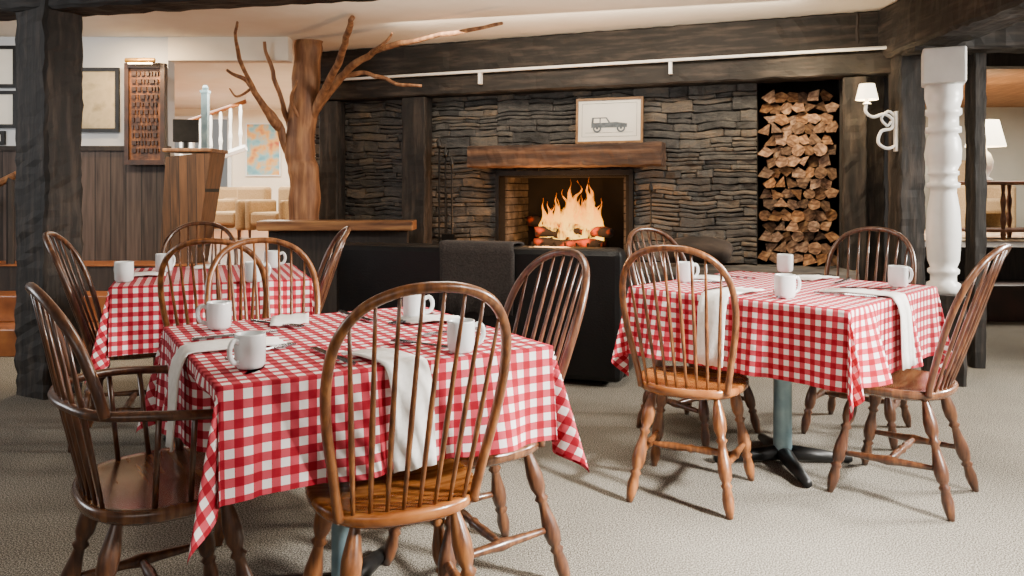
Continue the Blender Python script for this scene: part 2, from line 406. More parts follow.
struct('trim_hearth', timber('hearth', U(440), uN1+.1, -.62, -.06, 0, HZ, M_hearth, .012, 0, 40), WM)
uM0, uM1 = U(479), U(667)
mo = add('mantel_beam', timber('mantel', uM0, uM1, -.26, -.06, FT+.03, FT+.215, M_mantel, .007, 0, 50), WM, label='rough reddish-brown timber mantel above the fire', category='mantel')
def frame_parts(w, h, border, mat, paper, depth=.025, matw=.0):
    fr = merge(boxg(-w/2, w/2, -depth, 0, 0, border), boxg(-w/2, w/2, -depth, 0, h-border, h), boxg(-w/2, -w/2+border, -depth, 0, border, h-border), boxg(w/2-border, w/2, -depth, 0, border, h-border))
    return [('frame', mesh('fr', *fr, mat)), ('print', bx('pp', -w/2+border, w/2-border, -depth*.5, -.002, border, h-border, paper))]
def poly(pts, y): return [(x, y, z) for x, z in pts], [tuple(range(len(pts)))]
def disc(cx, cz, r, y, n=20, r0=0):
    if not r0: return [(cx+r*math.cos(6.2832*k/n), y, cz+r*math.sin(6.2832*k/n)) for k in range(n)], [tuple(range(n))]
    v = []
    for k in range(n):
        a = 6.2832*k/n; v += [(cx+r*math.cos(a), y, cz+r*math.sin(a)), (cx+r0*math.cos(a), y, cz+r0*math.sin(a))]
    return v, [(2*k, (2*k+2) % (2*n), (2*k+3) % (2*n), 2*k+1) for k in range(n)]
pw, ph = .56, .375
car = merge(poly([(-.15,.13),(.15,.13),(.15,.16),(.06,.175),(-.15,.165)], -.015), poly([(-.15,.16),(-.145,.215),(-.02,.215),(.015,.165)], -.0155),
            disc(-.1,.125,.036,-.016,20,.022), disc(.1,.125,.036,-.016,20,.022), disc(-.1,.125,.01,-.016), disc(.1,.125,.01,-.016), poly([(-.2,.088),(.2,.088),(.2,.09),(-.2,.09)], -.015),
            poly([(-.23,.33),(.23,.33),(.23,.3325),(-.23,.3325)], -.015), poly([(-.23,.055),(.23,.055),(.23,.0575),(-.23,.0575)], -.015), poly([(-.23,.055),(-.2275,.055),(-.2275,.33),(-.23,.33)], -.015), poly([(.2275,.055),(.23,.055),(.23,.33),(.2275,.33)], -.015))
wins = merge(poly([(-.13,.17),(-.127,.205),(-.08,.205),(-.08,.17)], -.017), poly([(-.07,.17),(-.07,.205),(-.027,.205),(-.005,.17)], -.017))
um = (U(580)+U(645))/2
thing('framed_picture', WL(um, -.1, FT+.222) @ Matrix.Rotation(R(-4), 4, 'X'), 'framed drawing of a vintage car standing on the mantel', 'picture',
      frame_parts(pw, ph, .018, M_goldfr, M_paper) + [('car_drawing', mesh('car', *car, M_ink)), ('car_windows', mesh('cw', *wins, M_paper))])

def posts(name, px0, px1, z0, z1, d0, d1, seed, label):
    return add(name, timber('p', U(px0), U(px1), d0, d1, z0, z1, M_beam, .008, 2, 40, seed), WM, label=label, category='post')
posts('timber_post', 413, 436, .0, 2.02, -.22, -.07, 1, 'dark hewn timber post set against the stone wall')
posts('timber_post', 332, 350, .0, 2.02, -.22, -.07, 3, 'dark hewn timber post at the end of the stone wall')
posts('timber_post', 842, 866, .0, 2.02, -.2, -.02, 5, 'dark weathered timber post beside the firewood niche')
add('ceiling_beam', timber('b1', U(325), U(905), -.24, .02, 2.03, 2.19, M_beamx, .008, 0, 90, 2), WM, label='long dark timber lintel above the stone fireplace wall', category='beam')
add('ceiling_beam', timber('b2', U(325), U(905), -.16, .02, 2.21, 2.5, M_beamx, .008, 0, 90, 6), WM, label='upper dark timber beam under the ceiling', category='beam')
br = []
for px in (492, 676): br.append(('bracket', mesh('br', *boxg(U(px)-.012, U(px)+.012, -.285, -.23, 2.1, 2.21), M_white)))
thing('curtain_rail', WL(0, 0), 'thin white rail running along the dark timber beam', 'rail', [('rail', mesh('rl', *tube([(U(350), -.285, 2.205), (U(890), -.285, 2.205)], .012, 10), M_white))] + br)

# ------------------------------------------------------------ firewood
def wedge(kind):
    rr = random.Random(kind*13+5)
    if kind == 0: pts = [(-.06,-.035),(.055,-.045),(.035,.03),(-.01,.05)]
    elif kind == 1: pts = [(-.05,-.03),(.05,-.038),(.05,.01),(.0,.047),(-.045,.02)]
    elif kind in (2, 6): pts = [(.052*math.cos(a*.628)*rr.uniform(.94,1.06), .048*math.sin(a*.628)*rr.uniform(.92,1.06)) for a in range(10)]
    elif kind == 3: pts = [(-.06,-.02),(.0,-.045),(.06,-.015),(.03,.045),(-.03,.035)]
    elif kind == 4: pts = [(-.065,-.03),(.065,-.02),(.0,.05)]
    else: pts = [(-.05,-.045),(.03,-.04),(.06,.02),(-.02,.04)]
    n = len(pts); V = []
    ys = (0, .02, .2, .4)
    for r_, y in enumerate(ys):
        for i, (x, z) in enumerate(pts):
            V.append((x*(1+.05*math.sin(i+y*20)), y+(rr.uniform(-.008, .008) if r_ == 0 else 0), z))
    Fc = []
    for r in range(3):
        for k in range(n):
            a, b = r*n+k, r*n+(k+1) % n; Fc.append((a, b, b+n, a+n))
    Fc.append(tuple(range(n))); Fc.append(tuple(3*n+k for k in range(n-1, -1, -1)))
    mi = [0]*(3*n)+[1, 1]
    if n < 6: mi[0] = mi[n] = mi[2*n] = 1
    me = mesh('wood', V, Fc, mats=[M_log, M_logend], midx=mi)
    bm = bmesh.new(); bm.from_mesh(me); bmesh.ops.recalc_face_normals(bm, faces=bm.faces[:]); bm.to_mesh(me); bm.free()
    return me
WD = [wedge(i) for i in range(7)]
z = HZ+.052; row = 0
NX = 6
while z < 1.99:
    even = row % 2 == 0
    for i in range(NX+1 if even else NX):
        w = uN1-uN0-.12
        x = uN0+.06+w*((i+(0 if even else .5))/NX)
        o = add('firewood_log', random.choice(WD), WL(x+random.uniform(-.006, .006), random.uniform(.0, .1), z+random.uniform(-.008, .008)) @ Matrix.Rotation(random.uniform(-.9, .9)+random.choice([0, math.pi]), 4, 'Y') @ Matrix.Rotation(random.uniform(-.02, .02), 4, 'Z') @ Matrix.Scale(random.uniform(.85, 1.05), 4),
                label='split firewood log stacked in the stone niche', category='firewood', group='firewood stacked in the niche')
    z += .083; row += 1

# fire
def flame(h, r, sd):
    V, Fc = [], []; seg = 16; n = 22
    for i in range(n+1):
        t = i/n; rr = r*(math.sin(math.pi*min(1, t*.85+.18))**1.1)*(1-t**2.2)+.001
        q0 = Vector((sd, 3, t*h*9)); cx = r*1.1*noise.noise(q0)*t**.6+.25*r*math.sin(t*6+sd)*t; cy = .5*r*noise.noise(q0+Vector((7, 1, 0)))*t
        for k in range(seg):
            a = 6.2832*k/seg; q = rr*(1+.75*noise.noise(Vector((math.cos(a)*1.6+sd, math.sin(a)*1.6, t*h*14))))
            V.append((cx+q*math.cos(a), cy+q*math.sin(a)*.6, t*h))
    for i in range(n):
        for k in range(seg):
            a, b = i*seg+k, i*seg+(k+1) % seg; Fc.append((a, b, b+seg, a+seg))
    return V, Fc
uc = (uF0+uF1)/2
fl = []
rf = random.Random(3)
base = [(-.24,.2,.06),(-.17,.26,.07),(-.11,.3,.08),(-.05,.42,.08),(.02,.38,.09),(.06,.54,.08),(.11,.38,.08),(.15,.48,.075),(.21,.3,.065),(.26,.2,.055),(-.02,.28,.12),(.1,.26,.11),(-.28,.12,.05),(.0,.5,.06),(.17,.52,.05)]
base += [(rf.uniform(-.28, .28), rf.uniform(.1, .4), rf.uniform(.03, .06)) for _ in range(22)]
for i, (dx, h, r) in enumerate(base):
    fl.append(('flame_tongue', mesh('fl', *flame(h, r, i*1.7), M_flame, True), Matrix.Translation((dx, rf.uniform(-.1, .08), .1+rf.uniform(0, .06)))))
thing('fire', WL(uc, .25, HZ+.02), 'bright orange flames burning over logs in the firebox', 'fire', fl)
def logm(L, r, mat):
    pts = [(-L/2+L*i/8, 0, .01*math.sin(i*1.3)) for i in range(9)]
    return mesh('lg', *tube(pts, [r*(1+.08*math.sin(i*2.1)) for i in range(9)], 12), mat, True)
for (dx, dy, dz, rz, ry) in [(0,-.12,.1,.1,0),(0,.08,.1,-.1,0),(-.02,-.03,.185,.35,.05),(.12,.0,.19,-.5,-.08),(-.15,.0,.25,-.3,.12)]:
    add('burning_log', logm(.6, .045, M_char), WL(uc+dx, .25+dy, HZ+dz+.01, rz) @ Matrix.Rotation(ry, 4, 'Y'), label='charred glowing log burning on the grate', category='log', group='logs in the fire')
gv = merge(*[tube([(x, -.2, .05), (x, .18, .05)], .009, 6) for x in [-.3+.1*i for i in range(7)]], tube([(-.32,-.18,.04),(.32,-.18,.04)], .01, 6), tube([(-.32,.16,.04),(.32,.16,.04)], .01, 6),
           *[tube([(x, y, 0), (x, y, .05)], .01, 6) for x in (-.3,.3) for y in (-.18,.16)], *[tube([(x,-.2,.05),(x,-.22,.13)], .009, 6) for x in [-.3+.1*i for i in range(7)]])
add('fire_grate', mesh('grate', *gv, M_black), WL(uc, .25, HZ), label='black iron grate holding the burning logs', category='grate')
L = bpy.data.lights.new('fire_light', 'POINT'); L.energy = 60; L.color = (1, .46, .16); L.shadow_soft_size = .15
lo = bpy.data.objects.new('fire_light', L); C.objects.link(lo); lo.matrix_world = WL(uc, -.35, HZ+.3)

def irons(px, zt, label):
    u = U(px)
    parts = []
    for i, dx in enumerate((-.06, 0, .06)):
        top = zt-.08*i
        parts.append(('poker' if i == 0 else 'shovel' if i == 1 else 'brush', mesh('ir', *merge(tube([(dx,0,.08),(dx,0,top-HZ)], .008, 8), lathe([(0,.006),(.3,.02),(.6,.018),(1,.004)], (dx,0,top-HZ), (dx,0,top-HZ+.1), 10),
            boxg(dx-.03, dx+.03, -.01, .01, .05, .2) if i else tube([(dx,0,.1),(dx+.03,0,.06)], .008, 6)), M_black)))
    parts.append(('stand', mesh('st', *merge(lathez([(.1,0),(.1,.015),(.02,.03),(.012,.05)], 16), tube([(-.08,.02,.5),(.08,.02,.5)], .007, 6), tube([(0,.02,.03),(0,.02,.55)], .008, 6)), M_black)))
    thing('fire_tool_set', WL(u, -.3, HZ), label, 'fire tools', parts)
irons(460, 1.55, 'black iron fireplace tools standing beside the fire')
add('fire_poker', mesh('pk', *merge(tube([(0,0,0),(0,0,.55)], .007, 8), lathe([(0,.006),(.3,.018),(.6,.016),(1,.004)], (0,0,.55), (0,0,.64), 10)), M_black), WL(U(654), -.14, HZ+.005), label='black iron poker standing by the fireplace', category='fire tools')
o = add('hearth_log', mesh('hl', *tube(catmull([(-.25,0,.0),(-.1,0,.02),(.1,0,.03),(.25,0,.0)], 4), [.06,.08,.09,.1,.1,.105,.1,.1,.1,.09,.09,.08,.05], 14), M_charcoal, True), WL(U(703), -.33, HZ+.1), label='thick dark log lying on the raised stone hearth', category='log')

# ------------------------------------------------------------ left side
post = add('timber_post', timber('lp', -.145, .145, -.12, .12, 0, 2.5, M_beam, .012, 2, 60, 12), TR(-2.74, 4.62, 0, -.45), label='massive dark hewn timber post standing on the carpet', category='post')
add('ceiling_beam', timber('tb', -3.5, 6, -.12, .12, 2.24, 2.5, M_beamx, .01, 0, 120, 3), TR(-2.71, 4.6, 0, math.atan(-.22)), label='dark hewn beam crossing under the plaster ceiling', category='beam')
struct('floor_platform', mesh('plat', *boxg(-9, -1.98, 6.2, 13, 0, .6), M_darkboard))
struct('floor_lounge', bx('pl2', -9, -1.98, 6.19, 13, .595, .605, M_orange))
for i in range(2):
    struct('trim_%d' % (i+1), bx('step', -4.3, -2.1, 5.6+.3*i, 6.2, .2*i, .2*(i+1), M_orange, .01))
struct('wall_left', bx('wl', -9, -2.92, 6.62, 6.75, .6, 2.5, M_wallw))
struct('wall_wainscot', bx('wc', -9, -2.9, 6.56, 6.62, .6, 1.53, M_wains))
struct('trim_3', bx('cr', -9, -2.89, 6.54, 6.62, 1.53, 1.57, M_darkboard))
struct('trim_5', bx('th', -2.92, -1.9, 6.62, 6.75, 2.3, 2.5, M_ceil))
struct('wall_side', bx('ws', -9, -8.9, -3, 14, 0, 2.5, M_wallw))
struct('wall_back', mesh('wb', *merge(boxg(-9, -5.7, 12.5, 12.6, .6, 2.5), boxg(-5.7, -4.5, 12.5, 12.6, .6, 1.2), boxg(-5.7, -4.5, 12.5, 12.6, 2.35, 2.5), boxg(-4.5, -1.9, 12.5, 12.6, .6, 2.5)), M_wallwarm))
struct('wall_lounge', bx('wr', -1.98, -1.88, 7.55, 12.6, 0, 2.5, M_wallwarm))
struct('window_1', mesh('wn', *merge(boxg(-5.72, -4.48, 12.45, 12.5, 1.16, 1.22), boxg(-5.72, -4.48, 12.45, 12.5, 2.33, 2.38), boxg(-5.72, -5.66, 12.45, 12.5, 1.2, 2.35), boxg(-4.54, -4.48, 12.45, 12.5, 1.2, 2.35), boxg(-5.12, -5.08, 12.46, 12.5, 1.2, 2.35), boxg(-5.7, -4.5, 12.46, 12.5, 1.75, 1.79)), M_white))
rp = []
for i in range(9):
    rp.append(('baluster', mesh('bl', *lathe([(0,.02),(.2,.02),(.3,.03),(.5,.018),(.8,.025),(1,.018)], (i*.14, 0, .0+i*.05), (i*.14, 0, .62+i*.05), 8), M_white)))
rp.append(('handrail', mesh('hr', *tube([(-.1,0,.6),(1.2,0,1.05)], .03, 8), M_orange)))
rp.append(('stringer', mesh('sg', *tube([(-.1,0,-.05),(1.2,0,.4)], .05, 6), M_white)))
thing('stair_railing', TR(-4.95, 11.0, 1.4), 'white-balustered stair railing with wooden handrail', 'railing', rp)
add('newel_post', mesh('nw', *merge(boxg(-.035,.035,-.035,.035,0,1.7), boxg(-.045,.045,-.045,.045,1.7,1.73), lathez([(.03,1.73),(.035,1.76),(.02,1.79)], 12)), M_pole), TR(-3.5, 8.9, .605), label='slender pale blue painted newel post', category='post')
thing('wall_painting', TR(-3.98, 12.49, 1.42), 'colourful framed painting in the bright lounge', 'painting', frame_parts(.56, .85, .02, M_white, M_blue))
def armchair_soft(x, y, r, i):
    P = [('seat_cushion', bx('a', -.28, .28, -.25, .3, .22, .42, M_beige, .04)), ('backrest', bx('b', -.32, .32, -.42, -.26, .22, .8, M_beige, .05)),
         ('armrest', bx('c', -.4, -.29, -.25, .3, .15, .6, M_beige, .04)), ('armrest', bx('d', .29, .4, -.25, .3, .15, .6, M_beige, .04))]
    for sx in (-.33, .33):
        for sy in (-.34, .25): P.append(('leg', mesh('l', *tube([(sx, sy, 0), (sx, sy, .22)], [.015, .025], 8), M_tabletop)))
    thing('armchair', TR(x, y, .605, r) @ Matrix.Scale(.8, 4), 'beige upholstered armchair in the bright lounge', 'armchair', P, 'lounge armchairs')
armchair_soft(-3.35, 9.5, R(150), 0); armchair_soft(-2.75, 9.2, R(150), 1); armchair_soft(-4.4, 11.6, R(170), 2)
ctr = mesh('ct', [(-.17,-.12,0),(.12,-.12,0),(.12,.15,0),(-.17,.15,0),(-.1,-.16,.86),(.26,-.16,.9),(.26,.17,.9),(-.1,.17,.86)], [(3,2,1,0),(4,5,6,7),(0,1,5,4),(1,2,6,5),(2,3,7,6),(3,0,4,7)], boards_mat('counter_boards', ['#33200f', '#6b4729'], .07))
thing('reception_desk', TR(-2.68, 6.42, .605), 'slanted-front brown wooden host stand', 'host stand', [('body', ctr), ('top', bx('tp', -.12, .28, -.18, .19, .9, .93, M_counter, .008))])
thing('monitor', TR(-2.7, 6.46, 1.535, .3), 'black flat monitor on the host stand', 'monitor', [('screen', bx('s', -.1, .1, -.015, .015, .06, .25, M_black, .006)), ('stand', mesh('sd', *merge(boxg(-.015,.015,-.01,.01,.01,.08), boxg(-.06,.06,-.04,.05,0,.012)), M_black))])
def pic(px0, px1, py0, py1, fm, pm, label, plane=6.615, border=.03):
    x0, x1 = (px0-512)/F*plane, (px1-512)/F*plane; z0, z1 = CAMH+(HOR-py1)*plane/F, CAMH+(HOR-py0)*plane/F
    return thing('framed_picture', TR((x0+x1)/2, plane, z0), label, 'picture', frame_parts(x1-x0, z1-z0, border, fm, pm))
pic(79, 120, 68, 132, M_black, M_oldpaper, 'dark-framed old map print on the white wall')
pic(-8, 18, 46, 88, M_black, M_paper, 'small black-framed print on the white wall')
pic(-8, 18, 91, 128, M_black, M_paper, 'small black-framed print on the white wall')
pic(-20, 6, 131, 145, M_black, M_paper, 'small black-framed print above the wainscot')
px0, px1 = (127-512)/F*6.53, (167-512)/F*6.53
pz0, pz1 = CAMH+(HOR-165)*6.53/F, CAMH+(HOR-64)*6.53/F
w = px1-px0; h = pz1-pz0
carv = []
for r_ in range(11):
    zz = h-.07-r_*.064; x = -w/2+.06
    while x < w/2-.06:
        ww = random.uniform(.012, .04); carv.append(boxg(x, min(x+ww, w/2-.055), -.05, -.028, zz-.034, zz)); x += ww+.012
thing('carved_plaque', TR((px0+px1)/2, 6.535, pz0), 'tall framed carved wooden plaque with weathered lettering under picture light', 'plaque',
      [('board', bx('bd', -w/2+.02, w/2-.02, -.035, .0, .02, h-.02, M_plaque, .004)), ('frame', mesh('pf', *merge(boxg(-w/2,-w/2+.035,-.055,0,0,h), boxg(w/2-.035,w/2,-.055,0,0,h), boxg(-w/2+.035,w/2-.035,-.055,0,0,.04), boxg(-w/2+.035,w/2-.035,-.055,0,h-.04,h)), M_plaqfr)), ('carving', mesh('cv', *merge(*carv), M_plaqfr))])
thing('picture_light', TR((px0+px1)/2, 6.53, pz1+.01), 'small brass picture light above the carved plaque', 'lamp',
      [('shade', mesh('sh', *tube([(-.12,-.12,.0),(.12,-.12,.0)], .02, 10), M_gold)), ('arm', mesh('am', *tube([(0,0,-.02),(0,-.05,.03),(0,-.12,.01)], .007, 6), M_gold)), ('bulb', mesh('bb', *tube([(-.1,-.12,-.022),(.1,-.12,-.022)], .008, 8), M_bulb))])
thing('stair_handrail', TR(-4.35, 6.3, .605), 'dark sloping handrail beside the steps', 'railing', [('rail', mesh('r', *tube([(-.9,0,.1),(.35,0,.72)], .03, 8), M_counter)), ('post', mesh('p', *tube([(.3,0,.0),(.3,0,.7)], .03, 8), M_darkboard))])

struct('wall_ledge', bx('wh', -2.0, -.86, 6.4, 6.5, 0, .86, M_darkboard))
add('wooden_ledge', bevel_mesh(mesh('ld', *boxg(-2.06, -.8, 6.28, 6.56, .87, .95), M_ledge), .01), TR(0, 0), label='thick wooden ledge behind the black sofa', category='shelf')
TB = Vector((-1.80, 6.82, 0))
def tp(px, py, dy=0):
    y = 6.82+dy; return ((px-512)/F*y-TB.x, dy, CAMH+(HOR-py)*y/F)
def branch(pts, r0, r1, seg=10):
    P = catmull(pts, 6); n = len(P)
    P = [p+Vector((noise.noise(p*7), noise.noise(p*7+Vector((5,5,5))), noise.noise(p*7+Vector((1,8,5)))))*.022 for p in P]
    return tube(P, [(r0+(r1-r0)*(i/(n-1))**.8)*(1+.2*noise.noise(P[i]*11)) for i in range(n)], seg)
tk = catmull([(-.02,0,0),(-.02,0,.8),(-.015,0,1.3),tp(300,150),tp(305,95),tp(308,50),tp(309,38)], 10)
rads = []
for i, p in enumerate(tk):
    t = p.z/2.5; rads.append((.14-.02*t)*(1+.04*math.sin(i*.9)))
tv, tf = tube(tk, rads, 32)
tv = [v+Vector((noise.noise(v*4)*.012+noise.noise(v*14)*.003, noise.noise(v*4+Vector((3,1,7)))*.012+noise.noise(v*14+Vector((2,2,2)))*.003, 0)) for v in tv]
brs = [([tp(292,160), tp(278,125,-.1), tp(262,103,-.25), tp(243,80,-.4), tp(227,70,-.5)], .045, .009),
       ([tp(278,128,-.1), tp(262,105,-.3), tp(241,65,-.6), tp(236,22,-.95)], .036, .01),
       ([tp(291,135), tp(282,105,-.1), tp(271,65,-.2), tp(265,42,-.25)], .028, .012),
       ([tp(252,90,-.35), tp(238,97,-.4), tp(229,88,-.4)], .014, .006),
       ([tp(307,125), tp(325,90,-.15), tp(343,50,-.6), tp(352,16,-1.1)], .045, .02),
       ([tp(312,115), tp(340,78,-.15), tp(375,52,-.4), tp(430,38,-.8), tp(503,23,-1.25)], .046, .012),
       ([tp(340,76,-.15), tp(365,73,-.25), tp(395,82,-.4), tp(421,85,-.5)], .026, .01),
       ([tp(372,54,-.4), tp(385,42,-.6), tp(392,33,-.7)], .016, .008),
       ([tp(300,120,-.1), tp(291,100,-.2), tp(297,80,-.3)], .022, .009)]
thing('tree_trunk_column', Matrix.Translation(TB), 'bare tree trunk with spreading branches reaching to the ceiling', 'tree trunk',
      [('trunk', mesh('tk', tv, tf, M_bark, True))] + [('branch', mesh('br', *branch(*b), M_bark, True)) for b in brs])

# ------------------------------------------------------------ sofa
ST = TR(-.27, 4.97, 0, R(-17))
SP = [('back_panel', bx('bk', -.97, .97, 0, .22, .03, .84, M_leather, .04)), ('base', bx('bs', -.95, .95, .2, .9, .05, .3, M_leather, .02)),
      ('armrest', bx('ar', -.99, -.79, .1, .92, .03, .62, M_leather, .05)), ('armrest', bx('ar', .79, .99, .1, .92, .03, .62, M_leather, .05))]
for i in range(3): SP.append(('seat_cushion', bx('sc', -.785+.525*i, -.27+.525*i, .22, .9, .3, .46, M_leather, .035)))
for sx in (-.85, .85):
    for sy in (.12, .8): SP.append(('leg', mesh('lg', *lathez([(.02,0),(.03,.06)], 10), M_black), Matrix.Translation((sx, sy, 0))))
thing('sofa', ST, 'black leather sofa facing the fire, seen from behind', 'sofa', SP)
path = [(-.022, .42), (-.02, .6), (-.018, .8), (.0, .856), (.06, .868), (.16, .868), (.225, .856), (.245, .8), (.245, .55)]
V, Fc = [], []; nx = 20
for j, (y, z) in enumerate(path):
    for i in range(nx+1):
        x = -.25+.5*i/nx; k = .012*math.sin(i*1.3)*(1 if j < 3 else 0)
        V.append((x+.015*math.sin(j*1.1), y-abs(k), z+(.012*math.sin(i*.8) if j == 0 else 0)))
for j in range(len(path)-1):
    for i in range(nx): a = j*(nx+1)+i; Fc.append((a, a+1, a+nx+2, a+nx+1))
th = add('throw_blanket', mesh('tb', V, Fc, M_throw, True), ST @ Matrix.Translation((.04, 0, 0)), label='dark grey-brown wool throw draped over the sofa back', category='blanket')
sm = th.modifiers.new('t', 'SOLIDIFY'); sm.thickness = .012; sm.offset = -1

# ------------------------------------------------------------ right side
cx, cy = 2.71, 4.9
colp = [(0,.08),(.02,.09),(.05,.09),(.06,.07),(.09,.07),(.1,.085),(.115,.085),(.125,.07),(.16,.086),(.28,.094),(.4,.086),(.48,.07),(.5,.07),(.505,.088),(.525,.088),(.53,.073),(.56,.072),(.565,.083),(.58,.083),(.585,.072),(.62,.092),(.68,.097),(.73,.09),(.76,.075),(.765,.095),(.79,.095),(.795,.08),(.84,.08),(.85,.097),(.875,.097),(.88,.085),(.93,.1),(1,.1)]
colp = [(t, r*1.06) for t, r in colp]
thing('porch_column', TR(cx, cy, 0, -.45), 'white painted turned wooden column on a dark plinth', 'column', [
    ('plinth', timber('pl', -.12, .12, -.12, .12, 0, .55, M_beam, .006, 2, 10)),
    ('shaft', mesh('sh', *lathe(colp, (0,0,.55), (0,0,1.87), 28), M_white, True)),
    ('capital', bevel_mesh(mesh('cp', *boxg(-.12, .12, -.12, .12, 1.86, 2.08), M_white), .012))])
add('timber_post', timber('rp', -.09, .09, -.09, .09, 0, 2.5, M_beam, .009, 2, 50, 22), TR(2.78, 5.5), label='dark timber post behind the white column', category='post')
add('timber_post', timber('rp2', -.11, .1, -.08, .08, 0, 2.5, M_beam, .009, 2, 50, 28), TR(2.62, 5.76), label='dark timber post carrying the wall sconce', category='post')
add('timber_post', timber('rp3', -.04, .04, -.06, .06, 0, 2.2, M_beam, .006, 2, 40, 31), TR(3.15, 5.3), label='narrow dark timber post beside the white column', category='post')
add('ceiling_beam', timber('rb', -.15, .15, -2.2, 2.2, 2.14, 2.5, M_beamy, .012, 1, 80, 8), TR(2.7, 3.9, 0, R(-3)), label='heavy dark beam above the white column running to the fireplace wall', category='beam')
add('ceiling_beam', timber('rb4', -.2, 3.5, -.12, .12, 2.12, 2.5, M_beamx, .01, 0, 60, 18), TR(2.85, 5.2, 0, R(-6)), label='dark timber cross beam above the opening by the white column', category='beam')
struct('wall_header', bx('hd', 2.9, 8, 6.3, 6.45, 2.2, 2.5, M_darkboard))
struct('floor_dining_platform', bx('pr', 3.0, 8, 7.5, 13, 0, .65, M_darkboard))
struct('trim_6', bx('st6', 3.0, 8, 7.1, 7.5, 0, .33, noise_mat('step_red', ['#1f0e08', '#3a1a10'], (1,6,1), 5, rough=.45), .01))
struct('wall_right_room', bx('rw', 2.0, 8, 11.5, 11.6, 0, 2.5, noise_mat('pale_wall', ['#c9c6b6', '#d8d4c4'], scale=2, rough=.9)))
struct('ceiling_boards', bx('cb', 3.0, 8, 7.0, 11.5, 2.42, 2.46, noise_mat('pine_boards', ['#8a5a2c', '#c08c58'], (6,.5,1), 5, rough=.6)))
struct('wall_right', bx('wrr', 7.9, 8, -3, 14, 0, 2.5, M_wallw))
struct('wall_niche_side', bx('wns', 2.75, 2.95, 5.9, 11.5, 0, 2.5, M_darkboard))
add('patterned_rug', bx('rg', 4.4, 6.6, 8.3, 10.6, .65, .665, M_rug), label='patterned rug on the raised floor', category='rug')
tpz = .63
sp = [('tabletop', bx('t', -.55, .55, -.25, .25, tpz-.04, tpz, M_tabletop, .01)), ('lower_shelf', bx('t', -.5, .5, -.22, .22, .08, .11, M_tabletop, .008))]
for i in range(4):
    for sy in (-.2, .2):
        sp.append(('turned_leg', mesh('tl', *lathe([(0,.02),(.1,.03),(.2,.018),(.35,.032),(.5,.018),(.7,.03),(.85,.016),(1,.025)], (-.48+.32*i, sy, 0), (-.48+.32*i, sy, tpz-.04), 10), M_tabletop)))
thing('side_table', TR(5.45, 8.6, .665), 'dark side table with turned legs on the raised floor', 'side table', sp)
thing('table_lamp', TR(5.22, 8.6, .667+tpz), 'table lamp with glowing white shade on the side table', 'lamp', [
    ('lamp_base', mesh('lb', *lathez([(.07,0),(.075,.02),(.03,.05),(.07,.14),(.08,.22),(.05,.3),(.012,.34),(.012,.44)], 18), M_white, True)),
    ('lamp_shade', mesh('ls', *lathez([(.2,.38),(.13,.67)], 24, False), M_shade, True))])
thing('armchair', TR(6.3, 10.6, .667, R(200)), 'pale upholstered armchair on the raised floor', 'armchair', [('seat_cushion', bx('a', -.28, .28, -.25, .3, .22, .42, M_beige, .04)), ('backrest', bx('b', -.32, .32, -.42, -.26, .22, .95, M_beige, .05)), ('armrest', bx('c', -.4, -.29, -.25, .3, 0, .6, M_beige, .04)), ('armrest', bx('d', .29, .4, -.25, .3, 0, .6, M_beige, .04))])
sc = catmull([(.0,0,-.22),(-.06,0,-.24),(-.12,0,-.2),(-.1,0,-.12),(-.03,0,-.1),(-.02,0,-.04),(-.08,0,.0),(-.16,0,-.02),(-.21,0,.02),(-.2,0,.09)], 5)
sc2 = catmull([(0,0,-.02),(-.05,0,.02),(-.1,0,-.03),(-.06,0,-.08),(-.03,0,-.05)], 5)
thing('wall_sconce', TR(2.68, 5.45, 1.73), 'white scrolled iron wall sconce with small glowing shade', 'lamp', [
    ('bracket', mesh('b', *merge(tube(sc, .011, 8), tube(sc2, .009, 8), boxg(-.006,.01,-.018,.018,-.26,.02)), M_white, False)),
    ('lamp_shade', mesh('s', *lathez([(.075,.1),(.05,.21)], 20, False), M_shade, True), Matrix.Translation((-.2,0,0))),
    ('candle', mesh('c', *lathez([(.03,.07),(.012,.085),(.012,.15)], 12), M_white), Matrix.Translation((-.2,0,0)))])

# ------------------------------------------------------------ windsor chairs
LEGP = [(0,.012),(.06,.013),(.12,.018),(.22,.025),(.3,.024),(.36,.014),(.385,.022),(.41,.014),(.46,.016),(.56,.024),(.63,.026),(.69,.022),(.72,.014),(.745,.022),(.77,.016),(.85,.022),(.92,.019),(1,.011)]
def seat_mesh(w, d, z, mat, th=.042):
    V, Fc = [], []; seg = 40; rings = [0.02,.25,.5,.7,.86,.95]
    def outline(a):
        c, s = math.cos(a), math.sin(a); e = 2/2.6
        x = w*abs(c)**e*(1 if c >= 0 else -1); y = d*abs(s)**e*(1 if s >= 0 else -1)
        x *= 1+.06*(y/d); return x, y
    def ring(sc, zz):
        for k in range(seg):
            x, y = outline(2*math.pi*k/seg); V.append((x*sc, y*sc, zz(x*sc, y*sc) if callable(zz) else zz))
    for r in rings: ring(r, lambda x, y, r=r: z-.016*(1-r*r)+.006*math.exp(-(x/.04)**2)*max(0, y/d))
    ring(.985, z-.004); ring(1, z-.014); ring(.985, z-.028); ring(.9, z-th); ring(.02, z-th)
    n = len(rings)+5
    for i in range(n-1):
        for k in range(seg): a, b = i*seg+k, i*seg+(k+1) % seg; Fc.append((a, a+seg, b+seg, b))
    Fc.append(tuple(range(seg))); Fc.append(tuple((n-1)*seg+k for k in range(seg-1, -1, -1)))
    return mesh('seat', V, Fc, mat, True)
